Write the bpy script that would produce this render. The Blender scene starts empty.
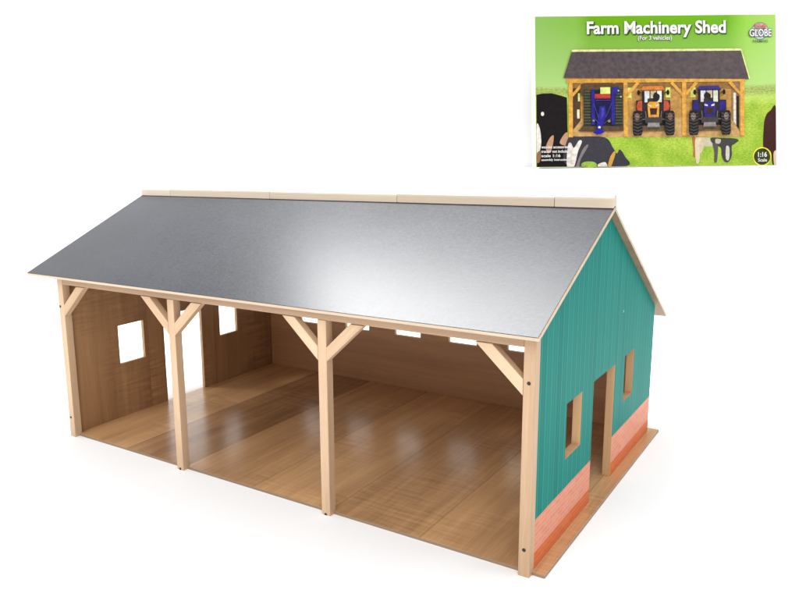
import bpy, bmesh, math, random
from mathutils import Vector, Matrix
random.seed(7)
S = bpy.context.scene
COL = S.collection

# ---------------------------------------------------------------- helpers
def lin(c):
    return tuple(((v/255)/12.92 if v/255 <= .04045 else ((v/255+.055)/1.055)**2.4) for v in c)

def link(name, bm, mats, parent=None, bevel=0):
    bmesh.ops.recalc_face_normals(bm, faces=bm.faces)
    me = bpy.data.meshes.new(name); bm.to_mesh(me); bm.free()
    for m in (mats if isinstance(mats, (list, tuple)) else [mats]): me.materials.append(m)
    o = bpy.data.objects.new(name, me); COL.objects.link(o)
    if parent: o.parent = parent
    if bevel:
        b = o.modifiers.new('bevel', 'BEVEL'); b.width = bevel; b.segments = 2; b.limit_method = 'ANGLE'
        b.angle_limit = math.radians(35)
    return o

def empty(name, loc=(0, 0, 0)):
    o = bpy.data.objects.new(name, None); o.empty_display_size = .05
    COL.objects.link(o); o.location = loc; return o

def prism(bm, pts, axis, a, b, mat=0):
    """extrude a 2D outline along an axis (0 x, 1 y, 2 z) from a to b"""
    def v(p, t):
        q = list(p); q.insert(axis, t); return bm.verts.new(q)
    A = [v(p, a) for p in pts]; B = [v(p, b) for p in pts]
    fs = [bm.faces.new(A), bm.faces.new(B[::-1])]
    n = len(pts)
    for i in range(n): fs.append(bm.faces.new((A[i], B[i], B[(i+1) % n], A[(i+1) % n])))
    for f in fs: f.material_index = mat
    return fs

def box(bm, x0, x1, y0, y1, z0, z1, mat=0):
    return prism(bm, [(x0, y0), (x1, y0), (x1, y1), (x0, y1)], 2, z0, z1, mat)

# ---------------------------------------------------------------- node helpers
class NT:
    def __init__(s, name):
        s.m = bpy.data.materials.new(name); s.m.use_nodes = True
        s.t = s.m.node_tree; s.b = s.t.nodes['Principled BSDF']
    def n(s, typ, **kw):
        o = s.t.nodes.new(typ)
        for k, v in kw.items(): setattr(o, k, v)
        return o
    def l(s, a, b): s.t.links.new(a, b)
    def val(s, sock, v):
        if hasattr(v, 'node'): s.l(v, sock)
        else: sock.default_value = v
    def math(s, op, a, b=0, c=None):
        o = s.n('ShaderNodeMath', operation=op); s.val(o.inputs[0], a); s.val(o.inputs[1], b)
        if c is not None: s.val(o.inputs[2], c)
        return o.outputs[0]
    def coord(s): return s.n('ShaderNodeTexCoord').outputs['Object']
    def mapping(s, vec, scale=(1, 1, 1), loc=(0, 0, 0)):
        o = s.n('ShaderNodeMapping'); s.l(vec, o.inputs['Vector'])
        o.inputs['Scale'].default_value = scale; s.val(o.inputs['Location'], loc); return o.outputs[0]
    def noise(s, vec, scale, detail=4, rough=.5, dist=0):
        o = s.n('ShaderNodeTexNoise'); s.l(vec, o.inputs['Vector']); o.inputs['Scale'].default_value = scale
        o.inputs['Detail'].default_value = detail; o.inputs['Roughness'].default_value = rough
        o.inputs['Distortion'].default_value = dist; return o.outputs[0]
    def ramp(s, f, stops):
        o = s.n('ShaderNodeValToRGB'); s.val(o.inputs[0], f); e = o.color_ramp.elements
        while len(e) < len(stops): e.new(.5)
        for i, (p, c) in enumerate(stops): e[i].position = p; e[i].color = (*c[:3], 1)
        return o.outputs[0]
    def rng(s, v, a, b, c, d):
        o = s.n('ShaderNodeMapRange'); s.val(o.inputs[0], v)
        for i, q in enumerate((a, b, c, d)): o.inputs[i+1].default_value = q
        return o.outputs[0]
    def mix(s, f, a, b, mode='MIX'):
        o = s.n('ShaderNodeMix', data_type='RGBA', blend_type=mode); s.val(o.inputs[0], f)
        for i, v in ((6, a), (7, b)):
            if hasattr(v, 'node'): s.l(v, o.inputs[i])
            else: o.inputs[i].default_value = (*v[:3], 1)
        return o.outputs[2]
    def sep(s, v):
        o = s.n('ShaderNodeSeparateXYZ'); s.l(v, o.inputs[0]); return o.outputs
    def bump(s, h, strength=.3, dist=.0005):
        o = s.n('ShaderNodeBump'); s.l(h, o.inputs['Height']); o.inputs['Strength'].default_value = strength
        o.inputs['Distance'].default_value = dist; s.l(o.outputs[0], s.b.inputs['Normal'])

def wood(name, dark, light, axis=2, rough=.45, figure=0.0, coat=0.0, planks=None, tone=.12, spec=.5, fine=1.0, span=.22):
    """veneer / solid timber, grain along one axis; planks = width of the glued strips"""
    k = NT(name); c = k.coord()
    inf = k.n('ShaderNodeObjectInfo').outputs['Random']
    off = k.n('ShaderNodeCombineXYZ'); 
    for i in range(3): k.l(k.math('MULTIPLY', inf, 3.1+i*2.3), off.inputs[i])
    c2 = k.n('ShaderNodeVectorMath', operation='ADD'); k.l(c, c2.inputs[0]); k.l(off.outputs[0], c2.inputs[1])
    vec = c2.outputs[0]
    X, Y, Z = k.sep(c)
    tonev = inf
    if planks:
        a = (X, Y, Z)[planks[1]]
        q = k.math('DIVIDE', a, planks[0]); idx = k.math('FLOOR', q)
        wn = k.n('ShaderNodeTexWhiteNoise', noise_dimensions='1D'); k.l(k.math('ADD', idx, planks[2]), wn.inputs['W'])
        tonev = wn.outputs['Value']
        c3 = k.n('ShaderNodeVectorMath', operation='ADD'); k.l(vec, c3.inputs[0]); k.l(wn.outputs['Color'], c3.inputs[1]); vec = c3.outputs[0]
    sc = [150, 150, 150]; sc[axis] = 5
    n1 = k.noise(k.mapping(vec, sc), 1, 5, .6)
    sc = [26, 26, 26]; sc[axis] = 2.2
    n2 = k.noise(k.mapping(vec, sc), 1, 3, .5, .6)
    sc = [700, 700, 700]; sc[axis] = 30
    n3 = k.noise(k.mapping(vec, sc), 1, 2, .5)
    g = k.math('ADD', k.math('ADD', k.math('MULTIPLY', n1, .45*fine), .225*(1-fine)), k.math('MULTIPLY', n2, .55))
    g = k.math('ADD', g, k.math('MULTIPLY', k.math('SUBTRACT', n3, .5), .25*fine))
    g = k.math('ADD', g, k.math('MULTIPLY', k.math('SUBTRACT', tonev, .5), tone*2))
    if figure:
        sc = [18, 18, 18]; sc[axis] = 190
        f1 = k.noise(k.mapping(vec, sc), 1, 2, .5, .4)
        msk = k.rng(k.noise(k.mapping(vec, (9, 9, 4)), 1, 1), .45, .65, 0, 1)
        g = k.math('ADD', g, k.math('MULTIPLY', k.math('MULTIPLY', k.math('SUBTRACT', f1, .5), msk), figure))
    col = k.ramp(g, [(.5-span, dark), (.5, tuple((a+b)/2 for a, b in zip(dark, light))), (.5+span, light)])
    if planks:
        fr = k.math('FRACT', q); edge = k.math('MINIMUM', fr, k.math('SUBTRACT', 1, fr))
        col = k.mix(k.rng(edge, 0, .012, .35, 0), col, tuple(v*.45 for v in dark))
    k.l(col, k.b.inputs['Base Color'])
    k.l(k.rng(n1, .2, .8, rough-.06, rough+.08) if name != 'veneered floor' else k.rng(k.noise(c, 12, 3), .3, .7, rough-.015, rough+.02), k.b.inputs['Roughness'])
    k.b.inputs['Specular IOR Level'].default_value = spec
    if coat:
        k.b.inputs['Coat Weight'].default_value = coat; k.b.inputs['Coat Roughness'].default_value = .2
    k.bump(n1, .15 if name != 'veneered floor' else .012, .0004)
    return k.m

def plain(name, col, rough=.5, spec=.5, noise=0.0, nscale=60):
    k = NT(name)
    if noise:
        n = k.noise(k.coord(), nscale, 6, .75)
        k.l(k.ramp(n, [(.3, tuple(max(0, v*(1-noise)) for v in col)), (.7, tuple(min(1, v*(1+noise)) for v in col))]), k.b.inputs['Base Color'])
    else: k.b.inputs['Base Color'].default_value = (*col, 1)
    k.b.inputs['Roughness'].default_value = rough; k.b.inputs['Specular IOR Level'].default_value = spec
    return k.m

# ---------------------------------------------------------------- measured dimensions (metres)
L, D = .740, .4754
BT = .0074                 # base board thickness
HB = .2405                 # underside of the front beam
YR, ZR = .2140, .3613      # ridge
YF, ZF = -.0160, .2560     # front eave
YB, ZB = .5174, .1812      # back eave
XL, XR = -.048, .7480      # roof ends
TR = .0048                 # roof board
TP = .012                  # post
TWR, TWL, TWB = .0105, .0063, .0080
sf = (ZR-ZF)/(YR-YF); sb = (ZR-ZB)/(YB-YR)
def roof_top(y): return ZR-sf*(YR-y) if y < YR else ZR-sb*(y-YR)
def roof_under(y): return roof_top(y) - TR*math.sqrt(1+(sf if y < YR else sb)**2)

# ---------------------------------------------------------------- materials
M = {}
M['post'] = wood('pale beech', lin((184, 150, 117)), lin((216, 186, 153)), 2, .5, tone=.16)
M['beam'] = wood('beech beam', lin((166, 132, 102)), lin((196, 164, 132)), 0, .5, tone=.05)
M['cap'] = wood('light ridge timber', lin((206, 188, 166)), lin((226, 210, 192)), 0, .5, tone=.15)
M['edge'] = wood('pale board edge', lin((186, 162, 136)), lin((216, 196, 172)), 0, .55)
M['floor'] = wood('veneered floor', lin((146, 106, 72)), lin((226, 180, 130)), 1, .24, figure=.45, planks=(.122, 0, 3.0), tone=.16, spec=1.0, fine=.8, span=.29)
M['wall_in'] = wood('brown veneer upright', lin((132, 96, 66)), lin((184, 142, 100)), 2, .42, figure=1.0, planks=(.155, 1, 9.0), tone=.06, fine=.7)
M['wall_back'] = wood('brown veneer lengthwise', lin((156, 112, 76)), lin((200, 150, 106)), 0, .42, tone=.06, fine=.7)
M['reveal'] = wood('cut board edge', lin((178, 138, 98)), lin((205, 168, 124)), 2, .55)
M['under'] = wood('roof underside veneer', lin((128, 106, 84)), lin((160, 136, 110)), 0, .55)
M['screw'] = plain('dark screw hole', (.012, .010, .009), .5)

def teal_wall():
    k = NT('printed teal boards over bricks'); c = k.coord(); X, Y, Z = k.sep(c)
    # upright boards: narrow grooves, a paler line beside each
    p = .0150
    q = k.math('DIVIDE', Y, p); fr = k.math('FRACT', q); idx = k.math('FLOOR', q)
    wn = k.n('ShaderNodeTexWhiteNoise', noise_dimensions='1D'); k.l(idx, wn.inputs['W'])
    tn = k.noise(k.mapping(c, (30, 420, 9)), 1, 4, .6)
    base = k.mix(wn.outputs['Value'], (.004, .168, .142), (.006, .205, .172))
    base = k.mix(k.rng(tn, .35, .7, 0, .45), base, (.010, .215, .178))
    pale = k.math('MULTIPLY', k.math('MAXIMUM', k.rng(k.math('ABSOLUTE', k.math('SUBTRACT', fr, .12)), 0, .08, 1, 0), k.rng(k.math('ABSOLUTE', k.math('SUBTRACT', fr, .62)), 0, .05, .35, 0)), .65)
    base = k.mix(pale, base, (.075, .36, .315))
    dp = k.n('ShaderNodeVectorMath', operation='DISTANCE'); k.l(c, dp.inputs[0]); dp.inputs[1].default_value = (L, .305, .222)
    base = k.mix(k.rng(k.math('ADD', dp.outputs['Value'], k.math('MULTIPLY', k.noise(c, 500, 2), .002)), .0018, .003, .8, 0), base, (.5, .6, .5))
    dk = k.rng(fr, 0, .04, .6, 0); base = k.mix(dk, base, (.002, .10, .085))
    # brick band
    bv = k.n('ShaderNodeCombineXYZ'); k.l(Y, bv.inputs[0]); k.l(Z, bv.inputs[1])
    br = k.n('ShaderNodeTexBrick'); k.l(bv.outputs[0], br.inputs['Vector'])
    br.inputs['Scale'].default_value = 1; br.inputs['Brick Width'].default_value = .016; br.inputs['Row Height'].default_value = .0052
    br.inputs['Mortar Size'].default_value = .0005; br.inputs['Mortar Smooth'].default_value = .4
    br.inputs['Color1'].default_value = (.64, .235, .15, 1); br.inputs['Color2'].default_value = (.68, .285, .19, 1); br.inputs['Mortar'].default_value = (.70, .36, .27, 1)
    lo = k.mix(1, br.outputs['Color'], (.92, .58, .32), 'MULTIPLY')
    wob = k.math('ADD', Z, k.math('MULTIPLY', k.math('SUBTRACT', k.noise(c, 40, 2), .5), .0012))
    brick = k.mix(k.rng(wob, .0252, .0262, 0, 1), lo, br.outputs['Color'])
    col = k.mix(k.rng(wob, .0612, .0620, 0, 1), brick, base)
    k.l(col, k.b.inputs['Base Color']); k.b.inputs['Roughness'].default_value = .5; k.b.inputs['Specular IOR Level'].default_value = .04
    k.bump(k.rng(fr, 0, .07, 0, 1), .12, .0003)
    return k.m
M['teal'] = teal_wall()

def roof_mat():
    k = NT('grey roofing laminate'); c = k.coord()
    n = k.noise(k.mapping(c, (240, 520, 520)), 1, 3, .7)
    b = k.noise(c, 9, 3)
    n4 = k.noise(c, 950, 1)
    g = k.math('ADD', k.math('MULTIPLY', n, .5), k.math('ADD', k.math('MULTIPLY', b, .15), k.math('MULTIPLY', n4, .35)))
    k.l(k.ramp(g, [(.33, (.022, .023, .026)), (.67, (.056, .059, .066))]), k.b.inputs['Base Color'])
    k.l(k.rng(n, .25, .75, 0.30, .37), k.b.inputs['Roughness'])
    k.b.inputs['Specular IOR Level'].default_value = .12
    k.bump(k.math('ADD', n, n4), .16, .0003)
    return k.m
M['roof'] = roof_mat()
M['white'] = plain('matt white studio paper', (.93, .93, .93), .9, .1, .006, 3)
M['white_block'] = plain('white painted block', (.93, .93, .93), .7, .2, .006, 8)

# ---------------------------------------------------------------- the shed
shed = empty('toy_shed', (0, 0, 0))
shed['label'] = 'wooden toy machinery shed with grey roof, three open bays and a teal end wall'
shed['category'] = 'toy shed'

# base board
bm = bmesh.new()
box(bm, .0015, L+.0135, .0075, D+.012, 0.0006, BT)
o = link('base_board', bm, [M['floor'], M['under']], shed, .0004)
for p in o.data.polygons:
    if abs(p.normal.z) < .5: p.material_index = 1

def panel(ys, zs, holes, top, t0, t1, axis, mats, name, out_sign, bottom):
    """a board with openings: grid of cells, top edge follows top(y). axis 0: board in the YZ plane; axis 1: in the XZ plane"""
    bm = bmesh.new(); V = {}
    nz = len(zs)
    def vert(i, j, s):
        if (i, j, s) not in V:
            a = ys[i]; z = zs[j] if j < nz else top(a); t = t1 if s else t0
            V[i, j, s] = bm.verts.new((t, a, z) if axis == 0 else (a, t, z))
        return V[i, j, s]
    solid = lambda i, j: 0 <= i < len(ys)-1 and 0 <= j < nz and (i, j) not in holes
    for i in range(len(ys)-1):
        for j in range(nz):
            if not solid(i, j): continue
            for s in (0, 1):
                f = bm.faces.new([vert(i, j, s), vert(i+1, j, s), vert(i+1, j+1, s), vert(i, j+1, s)])
                f.material_index = 1 if (s == 1) == (out_sign > 0) else 0
            for (di, dj, a, b) in ((-1, 0, (i, j), (i, j+1)), (1, 0, (i+1, j), (i+1, j+1)), (0, -1, (i, j), (i+1, j)), (0, 1, (i, j+1), (i+1, j+1))):
                if not solid(i+di, j+dj):
                    f = bm.faces.new([vert(*a, 0), vert(*b, 0), vert(*b, 1), vert(*a, 1)]); f.material_index = 2
    return link(name, bm, mats, shed, .0004)

W1, W2, D1, D2, W3, W4 = .0971, .1480, .1907, .2787, .3240, .3700
ZS, ZT = .0955, .1584
ys = [TP+.0002, W1, W2, D1, YR, D2, W3, W4, D]
zs = [BT, ZS, ZT]
holes = {(1, 1), (3, 0), (3, 1), (4, 0), (4, 1), (6, 1)}
panel(ys, zs, holes, lambda y: roof_under(y)-.0004, L-TWR, L-.0003, 0, [M['wall_in'], M['teal'], M['reveal']], 'end_wall', 1, BT)
panel(ys, zs, holes, lambda y: roof_under(y)-.0004, .0004, TWL, 0, [M['wall_in'], M['teal'], M['reveal']], 'end_wall', -1, BT)
# back wall with a row of slots
xs = [TWL+.0002]; hol = set()
st = [.0821+.1082*i for i in range(6)]
for i, s in enumerate(st):
    xs += [s, s+.0525]; hol.add((1+2*i, 1))
xs.append(L-TWR-.0002)
panel(xs, [BT, .1030, .1400], hol, lambda x: roof_under(D)-.0006, D-TWB, D-.0004, 1, [M['wall_back'], M['teal'], M['reveal']], 'back_wall', 1, BT)

# posts (grain along their own length), screws as sub-parts
PX = [(.0, .012), (.235, .247), (.4815, .4935), (.728, .740)]
SC = [[(.0033, .2070), (.0045, .0345)], [(.2410, .0055)], [(.4872, .0048)], [(.7338, .2060), (.7338, .0330)]]
def post(x0, x1):
    bm = bmesh.new(); box(bm, 0, x1-x0, 0, TP, 0, HB if 0 < x0 < .7 else roof_under(TP*.5)-.0045)
    o = link('post', bm, M['post'], shed, .0005); o.location = (x0, 0, 0); return o
for (x0, x1), sc in zip(PX, SC):
    o = post(x0, x1)
    for sx, sz in sc:
        bm = bmesh.new()
        r = .0019
        ring = [(r*math.cos(a*math.tau/14), r*math.sin(a*math.tau/14)) for a in range(14)]
        prism(bm, ring, 1, -.0003, .002)
        s = link('screw', bm, M['screw'], o); s.location = (sx-x0, 0, sz)

# front beam
bm = bmesh.new(); box(bm, .0122, .7278, .0004, TP, HB+.0002, .2512)
link('front_beam', bm, M['beam'], shed, .0004)
# knee braces
def brace(xe, s):
    a, b, zl, zh = .033, .051, .193, .2095
    w = HB-.0003
    pts = [(xe+s*.0002, zl), (xe+s*b, w), (xe+s*a, w), (xe+s*.0002, zh)]
    c = Vector(((pts[0][0]+pts[1][0])/2, 0, (pts[0][1]+pts[1][1])/2))
    ang = s*math.atan2(b, w-zl)
    R = Matrix.Rotation(ang, 3, 'Y'); Ri = R.inverted()
    q = []
    for x, z in pts:
        v = Ri @ (Vector((x, 0, z))-c); q.append((v.x, v.z))
    bm = bmesh.new(); prism(bm, q, 1, -.0004, .0095)
    o = link('brace', bm, M['post'], shed, .0005); o.location = c; o.rotation_euler = (0, ang, 0)
brace(.012, 1); brace(.235, -1); brace(.247, 1); brace(.4815, -1); brace(.4935, 1); brace(.728, -1)

# roof slopes: grey laminate on wooden boards
def slope(y0, z0, y1, z1):
    n = Vector((0, -(z1-z0), y1-y0)).normalized()
    if n.z < 0: n = -n
    lam = .0008
    bm = bmesh.new()
    A = [(y0, z0), (y1, z1)]
    def lay(o1, o2, m, e=0):
        pts = [(y0+n.y*o1, z0+n.z*o1), (y1+n.y*o1, z1+n.z*o1), (y1+n.y*o2, z1+n.z*o2), (y0+n.y*o2, z0+n.z*o2)]
        prism(bm, pts, 0, XL+e, XR-e, m)
    lay(-lam, -TR, 1)
    r = link('roof_slope', bm, [M['roof'], M['edge'], M['under']], shed, .0003)
    for p in r.data.polygons:
        if p.normal.dot(n) < -.8: p.material_index = 2
    bm = bmesh.new(); prism(bm, [(y0+n.y*0, z0), (y1, z1), (y1-n.y*(lam-.0001), z1-n.z*(lam-.0001)), (y0-n.y*(lam-.0001), z0-n.z*(lam-.0001))], 0, XL+.0003, XR-.0006)
    link('roof_covering', bm, M['roof'], r)
slope(YF, ZF, YR-.0012, ZR-sf*.0012)
slope(YB, ZB, YR+.0012, ZR-sb*.0012)

# ridge capping in lengths
J = [XL, .0228, .2383, .4610, .6781, XR-.0002]
for i in range(5):
    bm = bmesh.new()
    jz = [0, .0006, -.0002, .0008, .0022][i]
    prof = [(YR-.0058, roof_top(YR-.0058)+.0003)]
    for a in range(9):
        t = math.pi*(1-a/8); prof.append((YR+.0056*math.cos(t), ZR+.0060+.0056*math.sin(t)+jz*.6))
    prof += [(YR+.0058, roof_top(YR+.0058)+.0003), (YR, ZR+.0008)]
    prism(bm, prof, 0, J[i]+.0003, J[i+1]-.0003)
    o = link('ridge_cap', bm, M['cap'], shed, .0004)

# ---------------------------------------------------------------- camera (solved from the photograph)
YAW, PITCH, ROLL = .59296, -.19159, -.01349
CP = Vector((.98975, -.66336, .42302))
fwd = Vector((-math.sin(YAW)*math.cos(PITCH), math.cos(YAW)*math.cos(PITCH), math.sin(PITCH)))
rt = Vector((math.cos(YAW), math.sin(YAW), 0)); up = rt.cross(fwd)
r2 = rt*math.cos(ROLL)+up*math.sin(ROLL); u2 = -rt*math.sin(ROLL)+up*math.cos(ROLL)
cam = bpy.data.cameras.new('camera'); co = bpy.data.objects.new('camera', cam); COL.objects.link(co)
co.matrix_world = Matrix(((r2.x, u2.x, -fwd.x, CP.x), (r2.y, u2.y, -fwd.y, CP.y), (r2.z, u2.z, -fwd.z, CP.z), (0, 0, 0, 1)))
cam.sensor_fit = 'HORIZONTAL'; cam.sensor_width = 36; cam.lens = 756.267/799*36
cam.shift_x = (399.5-361.787)/799; cam.shift_y = (300.82-298.5)/799
cam.clip_start = .02; cam.clip_end = 60
S.camera = co

# ---------------------------------------------------------------- white sweep (floor curving up into a wall)
def far(dist, lat, z=0):
    """a point dist metres in front of the camera's foot and lat to its right"""
    return Vector((CP.x, CP.y, 0)) + Vector((-math.sin(YAW), math.cos(YAW), 0))*dist + rt*lat + Vector((0, 0, z))
prof = [(-3.0, 0)]; WALL = 2.62; RAD = .35
for a in range(17):
    t = a/16*math.pi/2; prof.append((WALL-RAD+RAD*math.sin(t), RAD-RAD*math.cos(t)))
prof.append((WALL, 1.55))
bm = bmesh.new(); rows = []
for d, z in prof: rows.append([bm.verts.new(far(d, -4.5, z)), bm.verts.new(far(d, 4.5, z))])
for a, b in zip(rows, rows[1:]):
    f = bm.faces.new((a[0], a[1], b[1], b[0])); f.smooth = True
fl = link('floor', bm, M['white']); fl['kind'] = 'structure'
fl.data.polygons.foreach_set('use_smooth', [True]*len(fl.data.polygons))
m_ = fl.modifiers.new('thick', 'SOLIDIFY'); m_.thickness = .004; m_.offset = -1

# ---------------------------------------------------------------- packaging box on a white block
BXC, BW, BH, BD = .911, .740, .463, .05        # lateral centre, width, height, depth
PLZ = .372
bd0 = 2.36                                     # distance of the front bottom edge
bm = bmesh.new()
pl = [far(2.18, BXC-.46), far(2.18, BXC+.46), far(2.262, BXC+.46), far(2.262, BXC-.46)]
prism(bm, [(p.x, p.y) for p in [far(bd0-.05, BXC-.36), far(bd0-.05, BXC+.36), far(WALL-.006, BXC+.36), far(WALL-.006, BXC-.36)]], 2, RAD*0+.0, PLZ)
blk = link('display_block', bm, M['white_block'], None, .004)
blk['label'] = 'plain white display block under the printed carton at the back'; blk['category'] = 'plinth'
LEAN = math.radians(10.5)
carton = empty('packaging_box')
zax = Vector((0, 0, 1)); back = Vector((-math.sin(YAW), math.cos(YAW), 0))
ub = (zax*math.cos(LEAN)+back*math.sin(LEAN)); nb = (-back*math.cos(LEAN)+zax*math.sin(LEAN))   # up along face, outward normal
rr = rt*math.cos(-.004)+ub*math.sin(-.004); ub = nb.cross(rr)
org = far(bd0, BXC-BW/2, PLZ+.0035)
carton.matrix_world = Matrix(((rr.x, ub.x, nb.x, org.x), (rr.y, ub.y, nb.y, org.y), (rr.z, ub.z, nb.z, org.z), (0, 0, 0, 1)))
carton['label'] = 'printed carton showing a farm shed with three tractors, standing on the white block'
carton['category'] = 'box'
U0, U1, V0, V1 = 535.0, 776.0, 16.5, 166.0
def bu(u): return (u-U0)/(U1-U0)*BW
def bv(v): return (V1-v)/(V1-V0)*BH

def art_bg():
    k = NT('printed meadow and sky with painted glare'); X, Y, Z = k.sep(k.coord())
    u = k.math('DIVIDE', X, BW); v = k.math('DIVIDE', Y, BH)
    sat_glare = k.ramp(u, [(0, lin((126, 168, 84))), (.17, lin((118, 164, 62))), (.23, lin((96, 150, 4))), (.80, lin((92, 152, 3))), (.88, lin((130, 176, 62))), (1, lin((140, 180, 84)))])  # paler end bands: glare on the carton, painted into the sky colour
    pale = k.mix(k.rng(v, .52, .95, .6, 0), sat_glare, lin((166, 192, 124)))
    n = k.noise(k.mapping(k.coord(), (130, 260, 130)), 1, 6, .8)
    n2 = k.noise(k.coord(), 22, 3)
    grass = k.ramp(k.math('ADD', k.math('MULTIPLY', n, .7), k.math('MULTIPLY', n2, .3)), [(.34, lin((92, 130, 30))), (.5, lin((134, 164, 50))), (.66, lin((184, 190, 88)))])
    far_ = k.mix(k.rng(v, .40, .50, 0, .65), grass, lin((190, 212, 120)))
    wob = k.math('ADD', v, k.math('MULTIPLY', k.math('SUBTRACT', n2, .5), .03))
    hz = k.mix(k.math('MULTIPLY', k.rng(wob, .455, .49, 0, 1), k.rng(n, .35, .6, 1, .3)), far_, lin((104, 112, 58)))
    col = k.mix(k.rng(wob, .515, .54, 0, 1), hz, pale)
    k.l(col, k.b.inputs['Base Color']); k.b.inputs['Roughness'].default_value = .5
    k.b.inputs['Specular IOR Level'].default_value = .1
    return k.m
def ink(name, c, var=.0):
    return plain(name, tuple(v*.66 for v in lin(c)), .5, .1, var, 70)
bm = bmesh.new(); box(bm, 0, BW, 0, BH, -BD, 0)
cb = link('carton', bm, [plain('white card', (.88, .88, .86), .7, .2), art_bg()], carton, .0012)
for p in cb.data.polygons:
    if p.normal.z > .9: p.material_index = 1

INK = {}
def im(c, var=.4):
    if c not in INK: INK[c] = ink('print ink %d %d %d' % c, c, var)
    return INK[c]
class Print:
    def __init__(s, name, k=0): s.bm = bmesh.new(); s.m = []; s.name = name; s.k = k
    def idx(s, c, var=.4):
        m = im(c, var)
        if m not in s.m: s.m.append(m)
        return s.m.index(m)
    def poly(s, c, pts, var=.4):
        """flat printed shape, points in picture coordinates of the carton front"""
        s.k += 1; z = .0004+s.k*.00012
        f = s.bm.faces.new([s.bm.verts.new((bu(u), bv(v), z)) for u, v in pts]); f.material_index = s.idx(c, var)
    def soft(s, c, pts, n=5, var=.15):
        q = []; N = len(pts)
        for i in range(N):
            a, b, d, e = pts[i-1], pts[i], pts[(i+1) % N], pts[(i+2) % N]
            for j in range(n):
                t = j/n
                q.append(tuple(.5*(2*b[m]+(d[m]-a[m])*t+(2*a[m]-5*b[m]+4*d[m]-e[m])*t*t+(3*b[m]-a[m]-3*d[m]+e[m])*t**3) for m in (0, 1)))
        s.poly(c, [(min(max(u, U0+.3), U1-.3), min(v, V1-.3)) for u, v in q], var)
    def rect(s, c, u0, v0, u1, v1): s.poly(c, [(u0, v0), (u1, v0), (u1, v1), (u0, v1)])
    def blob(s, c, u, v, a, b, rot=0, wob=.0, n=22):
        pts = []
        for i in range(n):
            t = i/n*math.tau; r = 1+wob*math.sin(3*t+u)+wob*.6*math.sin(5*t+v)
            x, y = a*r*math.cos(t), b*r*math.sin(t)
            pts.append((u+x*math.cos(rot)-y*math.sin(rot), v+x*math.sin(rot)+y*math.cos(rot)))
        s.poly(c, pts)
    def ring(s, c, u, v, r0, r1, n=40):
        s.k += 1; z = .0004+s.k*.00012; mi = s.idx(c)
        A = [[s.bm.verts.new((bu(u+r*math.cos(i/n*math.tau)), bv(v+r*math.sin(i/n*math.tau)), z)) for i in range(n)] for r in (r0, r1)]
        for i in range(n):
            f = s.bm.faces.new((A[0][i], A[0][(i+1) % n], A[1][(i+1) % n], A[1][i])); f.material_index = mi
    def done(s):
        o = link(s.name, s.bm, s.m, carton)
        return o

# cows
K, WHT, DG = (24, 17, 20), (232, 224, 214), (62, 60, 68)
P = Print('printed_cow')
P.poly(K, [(536, 94), (541, 93), (551, 92.6), (560, 95), (566.5, 97), (567, 137), (570, 139), (569, 150), (567, 165.5), (536, 165.5)])
P.blob(WHT, 542, 113, 1.6, 2.1)
P.soft(WHT, [(536, 124), (539, 127), (540.5, 140), (539, 150), (536, 153)])
P.soft((196, 150, 118), [(545, 146), (549, 137), (553, 135), (551, 148), (547, 152)])
P.soft((196, 150, 118), [(559, 142), (563, 134), (567, 132), (566, 144)])
P.soft((150, 108, 80), [(536, 152), (540, 150), (539, 160), (536, 161)])
P.done(); P = Print('printed_cow', 10)
P.soft(DG, [(567, 138), (578, 136), (604, 137), (612, 147), (616, 153), (619, 149), (624, 156), (625, 165.5), (567, 165.5)])
P.soft(WHT, [(567, 145), (570, 142), (573, 147), (578, 140), (581, 141), (577, 151), (573, 165.5), (566, 165.5)])
P.soft((132, 124, 120), [(581, 150), (586, 144), (587, 146), (580, 158), (578, 165.5), (575, 165.5)])
P.blob((152, 190, 72), 588, 164, 8, 3.4)
P.soft((214, 160, 70), [(607, 165.5), (609, 157), (613, 151), (614.5, 153), (612, 161), (610, 165.5)])
P.soft(WHT, [(598, 163), (604, 161.5), (606, 165.5), (597, 165.5)])
# small cow under the shed and brown cow at the right edge
P.done(); P = Print('printed_cow')
P.soft((206, 198, 172), [(694, 138), (712, 138.5), (724, 139), (722, 145), (712, 147), (701, 146), (694, 145)])
P.soft((186, 112, 60), [(691.5, 138), (695, 138), (696.5, 148), (694.5, 157), (692.5, 156), (692.8, 149)])
P.soft((228, 212, 178), [(695, 139), (701, 140), (699.5, 149), (698.5, 162), (695.5, 163), (694.5, 152)])
P.soft((214, 198, 166), [(700, 141), (705, 140), (703, 148), (700, 154), (698.5, 150)])
P.soft((72, 70, 68), [(710, 138.5), (722, 138.5), (733, 139), (738, 141), (734, 144.5), (731, 147), (731, 156), (728, 162), (724, 162), (721, 156), (720, 148), (713, 145)])
P.soft((92, 88, 84), [(712, 144), (717, 145), (717, 154), (716, 162), (713.6, 162), (713.6, 152)])
P.soft((210, 206, 192), [(725.5, 147), (728.6, 148), (728.6, 158), (727, 161), (725, 158)])
P.soft((196, 190, 172), [(715, 139.5), (720, 140), (719, 144), (715, 143.5)])
P.done(); P = Print('printed_cow')
P.soft((66, 34, 30), [(763, 150), (763.5, 126), (766, 116), (770, 112), (775.8, 110), (775.8, 165.5), (772, 165.5), (770, 152)])
P.soft((226, 200, 170), [(773, 154), (775.8, 152), (775.8, 165.5), (773.5, 165.5)])
P.done()

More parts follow.
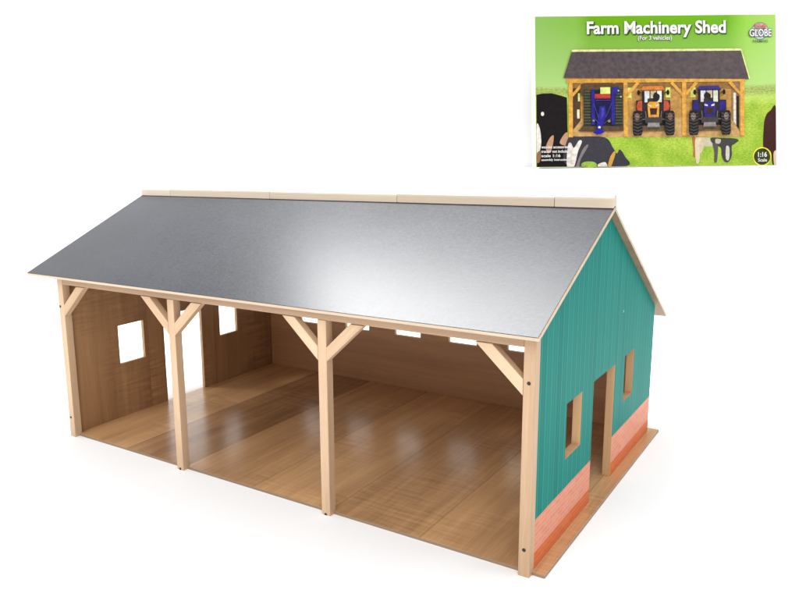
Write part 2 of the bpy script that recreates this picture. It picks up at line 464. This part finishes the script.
# picture of the shed
P = Print('printed_shed')
OR, OD, TN = (226, 168, 74), (176, 124, 58), (206, 164, 106)
P.poly((194, 146, 76), [(568, 80), (742, 80), (742, 120), (568, 120)])
P.poly(TN, [(567.5, 136.5), (580, 118), (732, 118), (743, 137.5)])
P.poly((88, 62, 40), [(571, 82), (580, 84), (580, 120), (571, 131)])
P.poly((150, 112, 62), [(571, 83), (742, 83), (740, 90), (571, 88)])
P.rect((226, 232, 140), 577.5, 93, 579.5, 101); P.rect((235, 225, 190), 576.5, 109, 579, 118)
P.poly((156, 122, 88), [(731, 84), (740, 82), (740, 134), (731, 119)])
P.poly((225, 222, 205), [(733, 94), (735.5, 94), (735.5, 126), (733, 122)])
P.poly((40, 34, 28), [(736, 97), (738.5, 97), (738.5, 130), (736, 127)])
for a in (598.5, 626, 665, 690): P.rect((222, 232, 120), a, 88, a+(10 if a < 600 else 5), 98)
for a in (568, 623, 681.5, 739.5):
    P.rect(OR, a, 80, a+4.2, 136.5)
P.rect(OD, 566, 77.5, 745, 79); P.rect(OR, 566, 79, 745, 83)
for a, s in ((572, 1), (623, -1), (627, 1), (681.5, -1), (685.5, 1), (739.5, -1)):
    P.poly(OR, [(a, 93), (a, 97), (a+s*12, 84), (a+s*9, 82.5)])
P.poly((92, 80, 82), [(571.5, 52), (740, 52.3), (748.5, 80.5), (563, 77.8)])
P.poly((244, 238, 170), [(571.5, 50), (740, 50.4), (740.5, 52.5), (571.3, 52.2)])
P.poly((240, 236, 160), [(740, 51), (741, 51), (749.5, 80.5), (748.3, 80.5)])
P.done()

def tyre(P, u, v, a, b, hub):
    P.blob((38, 34, 34), u, v, a, b)
    for i in range(7):
        w = v-b*.8+i*b*.27
        P.poly((70, 64, 62), [(u-a*.8, w), (u, w+1.4), (u+a*.8, w), (u+a*.8, w+.9), (u, w+2.4), (u-a*.8, w+.9)])
    P.blob(hub, u, v-b*.25, a*.42, b*.26)
DK = (30, 27, 28)
def lines(P, c, segs, w=.7):
    for a, b, c_, d in segs:
        n = math.hypot(c_-a, d-b); x, y = -(d-b)/n*w/2, (c_-a)/n*w/2
        P.poly(c, [(a+x, b+y), (c_+x, d+y), (c_-x, d-y), (a-x, b-y)])
P = Print('printed_tractor', 45)
BL, BD_ = (46, 40, 140), (26, 24, 66)
P.rect((96, 74, 48), 580, 84, 622, 96)
P.poly((92, 72, 50), [(577, 131), (583, 124), (622, 124), (622, 131)])
P.rect((40, 38, 44), 584, 90, 620, 126)
for x in (586.5, 617.5):
    P.rect((52, 54, 42), x-4, 90, x+4, 126)
    for i in range(12): P.rect((88, 88, 66), x-3.6, 91+i*2.9, x+3.2, 92.2+i*2.9)
P.rect(BD_, 590, 96, 614, 122)
for x in (590, 610): P.rect(BL, x, 90, x+3.4, 125)
P.rect((222, 236, 130), 599, 88, 609, 94.5); P.rect((190, 62, 50), 593.5, 94.5, 609, 98.5); P.rect((120, 40, 60), 593.5, 98.5, 609, 99.6)
P.blob(BL, 614, 91, 3.4, 3.6, .4, .15); P.blob((190, 186, 220), 617, 91.5, .9, .8); P.blob((200, 196, 214), 619.5, 97.5, 1, .8)
P.poly(BL, [(598, 107), (604, 106), (604.5, 117), (600, 128), (596, 120)]); P.poly((70, 64, 170), [(600, 108), (603, 108), (602, 116), (599.5, 119)])
P.poly((36, 32, 160), [(591, 132.8), (595, 130.5), (595.5, 122), (598, 121), (600, 129), (603, 131.8), (599, 134.4), (595, 134.4)])
lines(P, (70, 66, 160), [(592, 104, 597, 118), (610, 104, 604, 118), (592, 118, 598, 124), (609, 119, 602, 124), (594, 101, 609, 101)])
P.blob((236, 232, 240), 597.7, 127.5, 1.4, 1.2); P.blob((150, 140, 60), 607.5, 121.5, 1.4, 1.4); P.blob((150, 140, 60), 592, 121, 1.1, 1.1)
P.done()
def front_tractor(cx, main, dark, roof, hub, shift):
    P = Print('printed_tractor', 45); X = lambda d: cx+d
    P.poly((110, 86, 60), [(X(-20), 131), (X(-15), 125), (X(16), 125), (X(20), 131)])
    P.rect(DK, X(-15), 112, X(15), 126)
    for s_ in (-1, 1):                                                   # rear wheels behind
        P.rect((44, 40, 42), X(s_*13.5-3.5), 101, X(s_*13.5+3.5), 122)
    for s_ in (-1, 1): P.poly(dark, [(X(s_*9), 101), (X(s_*15), 102), (X(s_*16.6), 107), (X(s_*15.5), 111), (X(s_*9), 112)])
    P.rect((48, 42, 44), X(-11), 90, X(10.5), 118)
    P.rect((214, 218, 216), X(-8.6), 91.5, X(-3.6), 103); P.rect((206, 190, 150), X(-2.6), 91.5, X(3), 99); P.rect((222, 226, 206), X(4), 91.5, X(8.6), 103)
    P.blob((40, 34, 34), X(1+shift), 98, 3.4, 4.6, 0, .08); P.blob((70, 48, 38), X(-3), 102, 3, 3, 0, .1)
    P.poly(roof, [(X(-12.5), 91), (X(-10), 87.4), (X(9), 87), (X(12), 91)]); P.rect(tuple(int(v*.7) for v in roof), X(-12), 90.6, X(11.6), 91.8)
    for s_ in (-1, 1):
        P.blob((24, 22, 24), X(s_*14.6), 93.5, 1.5, 2.6); lines(P, (40, 36, 38), [(X(s_*9.5), 92, X(s_*9.8), 104), (X(s_*11), 94, X(s_*14), 93)], .9)
    P.poly(main, [(X(-6), 105), (X(-4), 102.6), (X(4), 102.6), (X(6), 105), (X(5.4), 118.5), (X(-5), 118.5)])
    P.poly((66, 40, 34), [(X(-3.6), 109), (X(3.8), 109), (X(3.2), 115.4), (X(-3), 115.4)])
    for s_ in (-1, 1): P.poly((236, 222, 170), [(X(s_*5), 105), (X(s_*1.8), 106), (X(s_*1.8), 107.6), (X(s_*4.8), 107)])
    lines(P, (120, 108, 96), [(X(-8), 112, X(-6.6), 124), (X(8), 112, X(6.6), 124), (X(-12), 120, X(12), 120)], .9)
    P.poly((70, 66, 66), [(X(-9), 118), (X(9), 118), (X(8), 124), (X(-8), 124)])
    P.poly((150, 144, 140), [(X(-5.6), 123.4), (X(5.8), 123.4), (X(6.6), 128.8), (X(-6.6), 128.8)]); P.rect((90, 84, 80), X(-6.2), 127.4, X(6.2), 128.8)
    for s_ in (-1, 1):                                                   # front tyres with chevron tread
        x = X(s_*16)
        P.poly((36, 32, 33), [(x-4.8, 114), (x-3.4, 111.8), (x+3.4, 111.8), (x+4.8, 114), (x+4.8, 133), (x+3.6, 136), (x-3.6, 136), (x-4.8, 133)])
        P.blob(hub, x+s_*.4, 117.5, 2.4, 3.6)
        for i in range(7):
            w = 114+i*3.1
            P.poly((84, 78, 74), [(x-4.4, w), (x, w+1.6), (x+4.4, w), (x+4.4, w+.8), (x, w+2.6), (x-4.4, w+.8)])
    P.done()
front_tractor(652, (226, 160, 60), (196, 84, 58), (226, 134, 62), (140, 104, 90), 2)
front_tractor(708, (44, 40, 140), (42, 38, 130), (60, 48, 122), (140, 124, 116), -3)

# badges
P = Print('scale_badge')
P.blob((58, 70, 34), 761.5, 157.3, 8.4, 8.4, n=40); P.ring((238, 226, 72), 761.5, 157.3, 8.2, 9.4); badge = P.done()
P = Print('logo')
P.blob((206, 222, 214), 760, 33, 8.6, 8.0, n=36); P.ring((120, 138, 140), 760, 33, 7.9, 8.6)
P.blob((150, 168, 170), 757, 29, 3.2, 2.0, .3, .2); P.blob((150, 168, 170), 764, 30, 2.2, 2.6, .3, .2); P.blob((150, 168, 170), 761, 37.5, 3, 1.5, .2, .2)
logo = P.done()

def text(name, body, u, v, w, h, c, parent, bold=.0, z=.004, shear=0, depth=.0006):
    """printed lettering fitted to width w and height h (picture units), centred on u, v"""
    cu = bpy.data.curves.new(name, 'FONT'); cu.body = body; cu.align_x = 'CENTER'; cu.align_y = 'CENTER'
    cu.offset = bold; cu.shear = shear; cu.resolution_u = 4
    t = bpy.data.objects.new(name, cu); COL.objects.link(t); bpy.context.view_layer.update()
    me = bpy.data.meshes.new_from_object(t.evaluated_get(bpy.context.evaluated_depsgraph_get()))
    bpy.data.objects.remove(t)
    xs_ = [q.co.x for q in me.vertices]; ys_ = [q.co.y for q in me.vertices]
    sx = w/(U1-U0)*BW/(max(xs_)-min(xs_)); sy = h/(V1-V0)*BH/(max(ys_)-min(ys_))
    cx, cy = (max(xs_)+min(xs_))/2, (max(ys_)+min(ys_))/2
    for q in me.vertices: q.co = Vector(((q.co.x-cx)*sx+bu(u), (q.co.y-cy)*sy+bv(v), z))
    me.materials.clear(); me.materials.append(im(c, 0))
    o = bpy.data.objects.new(name, me); COL.objects.link(o); o.parent = parent; return o
text('lettering_shadow', 'Farm Machinery Shed', 657.1, 31.3, 139, 17, (58, 74, 48), carton, .045, .0020)
text('title_lettering', 'Farm Machinery Shed', 656.1, 30.5, 139, 16.6, (250, 252, 246), carton, .030, .0028)
text('lettering_shadow', '(For 3 vehicles)', 655.1, 40.0, 34, 5.6, (58, 96, 20), carton, .03, .0020)
text('subtitle_lettering', '(For 3 vehicles)', 654.7, 39.7, 34, 5.6, (246, 248, 240), carton, .018, .0028)
for i, (s, w) in enumerate((('wooden accessories', 27), ('tractor not included', 28), ('scale 1:16', 19), ('assembly instructions', 28))):
    text('small_print', s, 540+w/2, 146.3+i*4.3, w, 2.9, (240, 236, 230), carton, .02, .0075)
text('number_lettering', '1:16', 761.5, 155.3, 9, 5, (240, 240, 230), badge, .03, .0030)
text('word_lettering', 'Scale', 761.5, 160.8, 9, 3.4, (240, 240, 230), badge, .02, .0030)
text('word_outline', 'GLOBE', 760, 35, 23, 8.2, (72, 84, 88), logo, .075, .0032)
text('word_lettering', 'GLOBE', 760, 35, 22, 7.2, (246, 246, 246), logo, .02, .0038)
text('word_lettering', 'Kids', 760, 28.3, 12, 5, (226, 120, 108), logo, .03, .0044, .2)
text('word_lettering', 'FARMING', 760, 43.2, 15, 2.6, (70, 110, 60), logo, .01, .0030)

# ---------------------------------------------------------------- light: white studio surround, softboxes and added fills
w = bpy.data.worlds.new('World'); S.world = w; w.use_nodes = True
bg = w.node_tree.nodes['Background']; bg.inputs[0].default_value = (1, 1, 1, 1); bg.inputs[1].default_value = .68

def area(name, loc, target, sx, sy, power, col=(1, 1, 1), spread=180):
    l = bpy.data.lights.new(name, 'AREA'); l.shape = 'RECTANGLE'; l.size = sx; l.size_y = sy; l.energy = power; l.color = col
    l.spread = math.radians(spread)
    o = bpy.data.objects.new(name, l); COL.objects.link(o); o.location = loc
    o.rotation_euler = (Vector(target)-Vector(loc)).to_track_quat('-Z', 'Y').to_euler(); return o

# softbox whose reflection lies on the lower right of the roof
def roof_pt(u, v):
    d = fwd + r2*((u-361.787)/756.267) - u2*((v-300.82)/756.267)
    n = Vector((0, -(ZR-ZF), YR-YF)).normalized()
    t = (Vector((0, YR, ZR))-CP).dot(n)/d.dot(n); p = CP+d*t; d.normalize()
    return p, d-2*d.dot(n)*n
p, r = roof_pt(464, 352)
sb_ = area('roof softbox', p+r*1.25, p, .78, .20, 46)
zz = r.normalized(); xx = Vector((1, 0, 0)); xx = (xx-zz*xx.dot(zz)).normalized(); yy = zz.cross(xx)
sb_.rotation_euler = Matrix(((xx.x, yy.x, zz.x), (xx.y, yy.y, zz.y), (xx.z, yy.z, zz.z))).to_euler()
# unseen fill lights, added to brighten the backdrop to white
for s in (-1, 1):
    area('added backdrop fill', far(1.7, s*1.9, 1.5), far(WALL, s*.5, .5), .7, .5, 13)
# large fill light high above the camera, added to lift the white ground
area('added front fill', far(-.9, -.7, 2.0), (.35, .15, .1), 2.6, 1.7, 46)
area('side softbox', far(.3, 1.9, 1.7), (.5, .2, .1), 1.1, 1.1, 7)

S.view_settings.view_transform = 'Standard'; S.view_settings.look = 'None'
S.view_settings.exposure = 0; S.view_settings.gamma = 1
S.render.engine = 'CYCLES'
S.render.resolution_x = 1024; S.render.resolution_y = 765
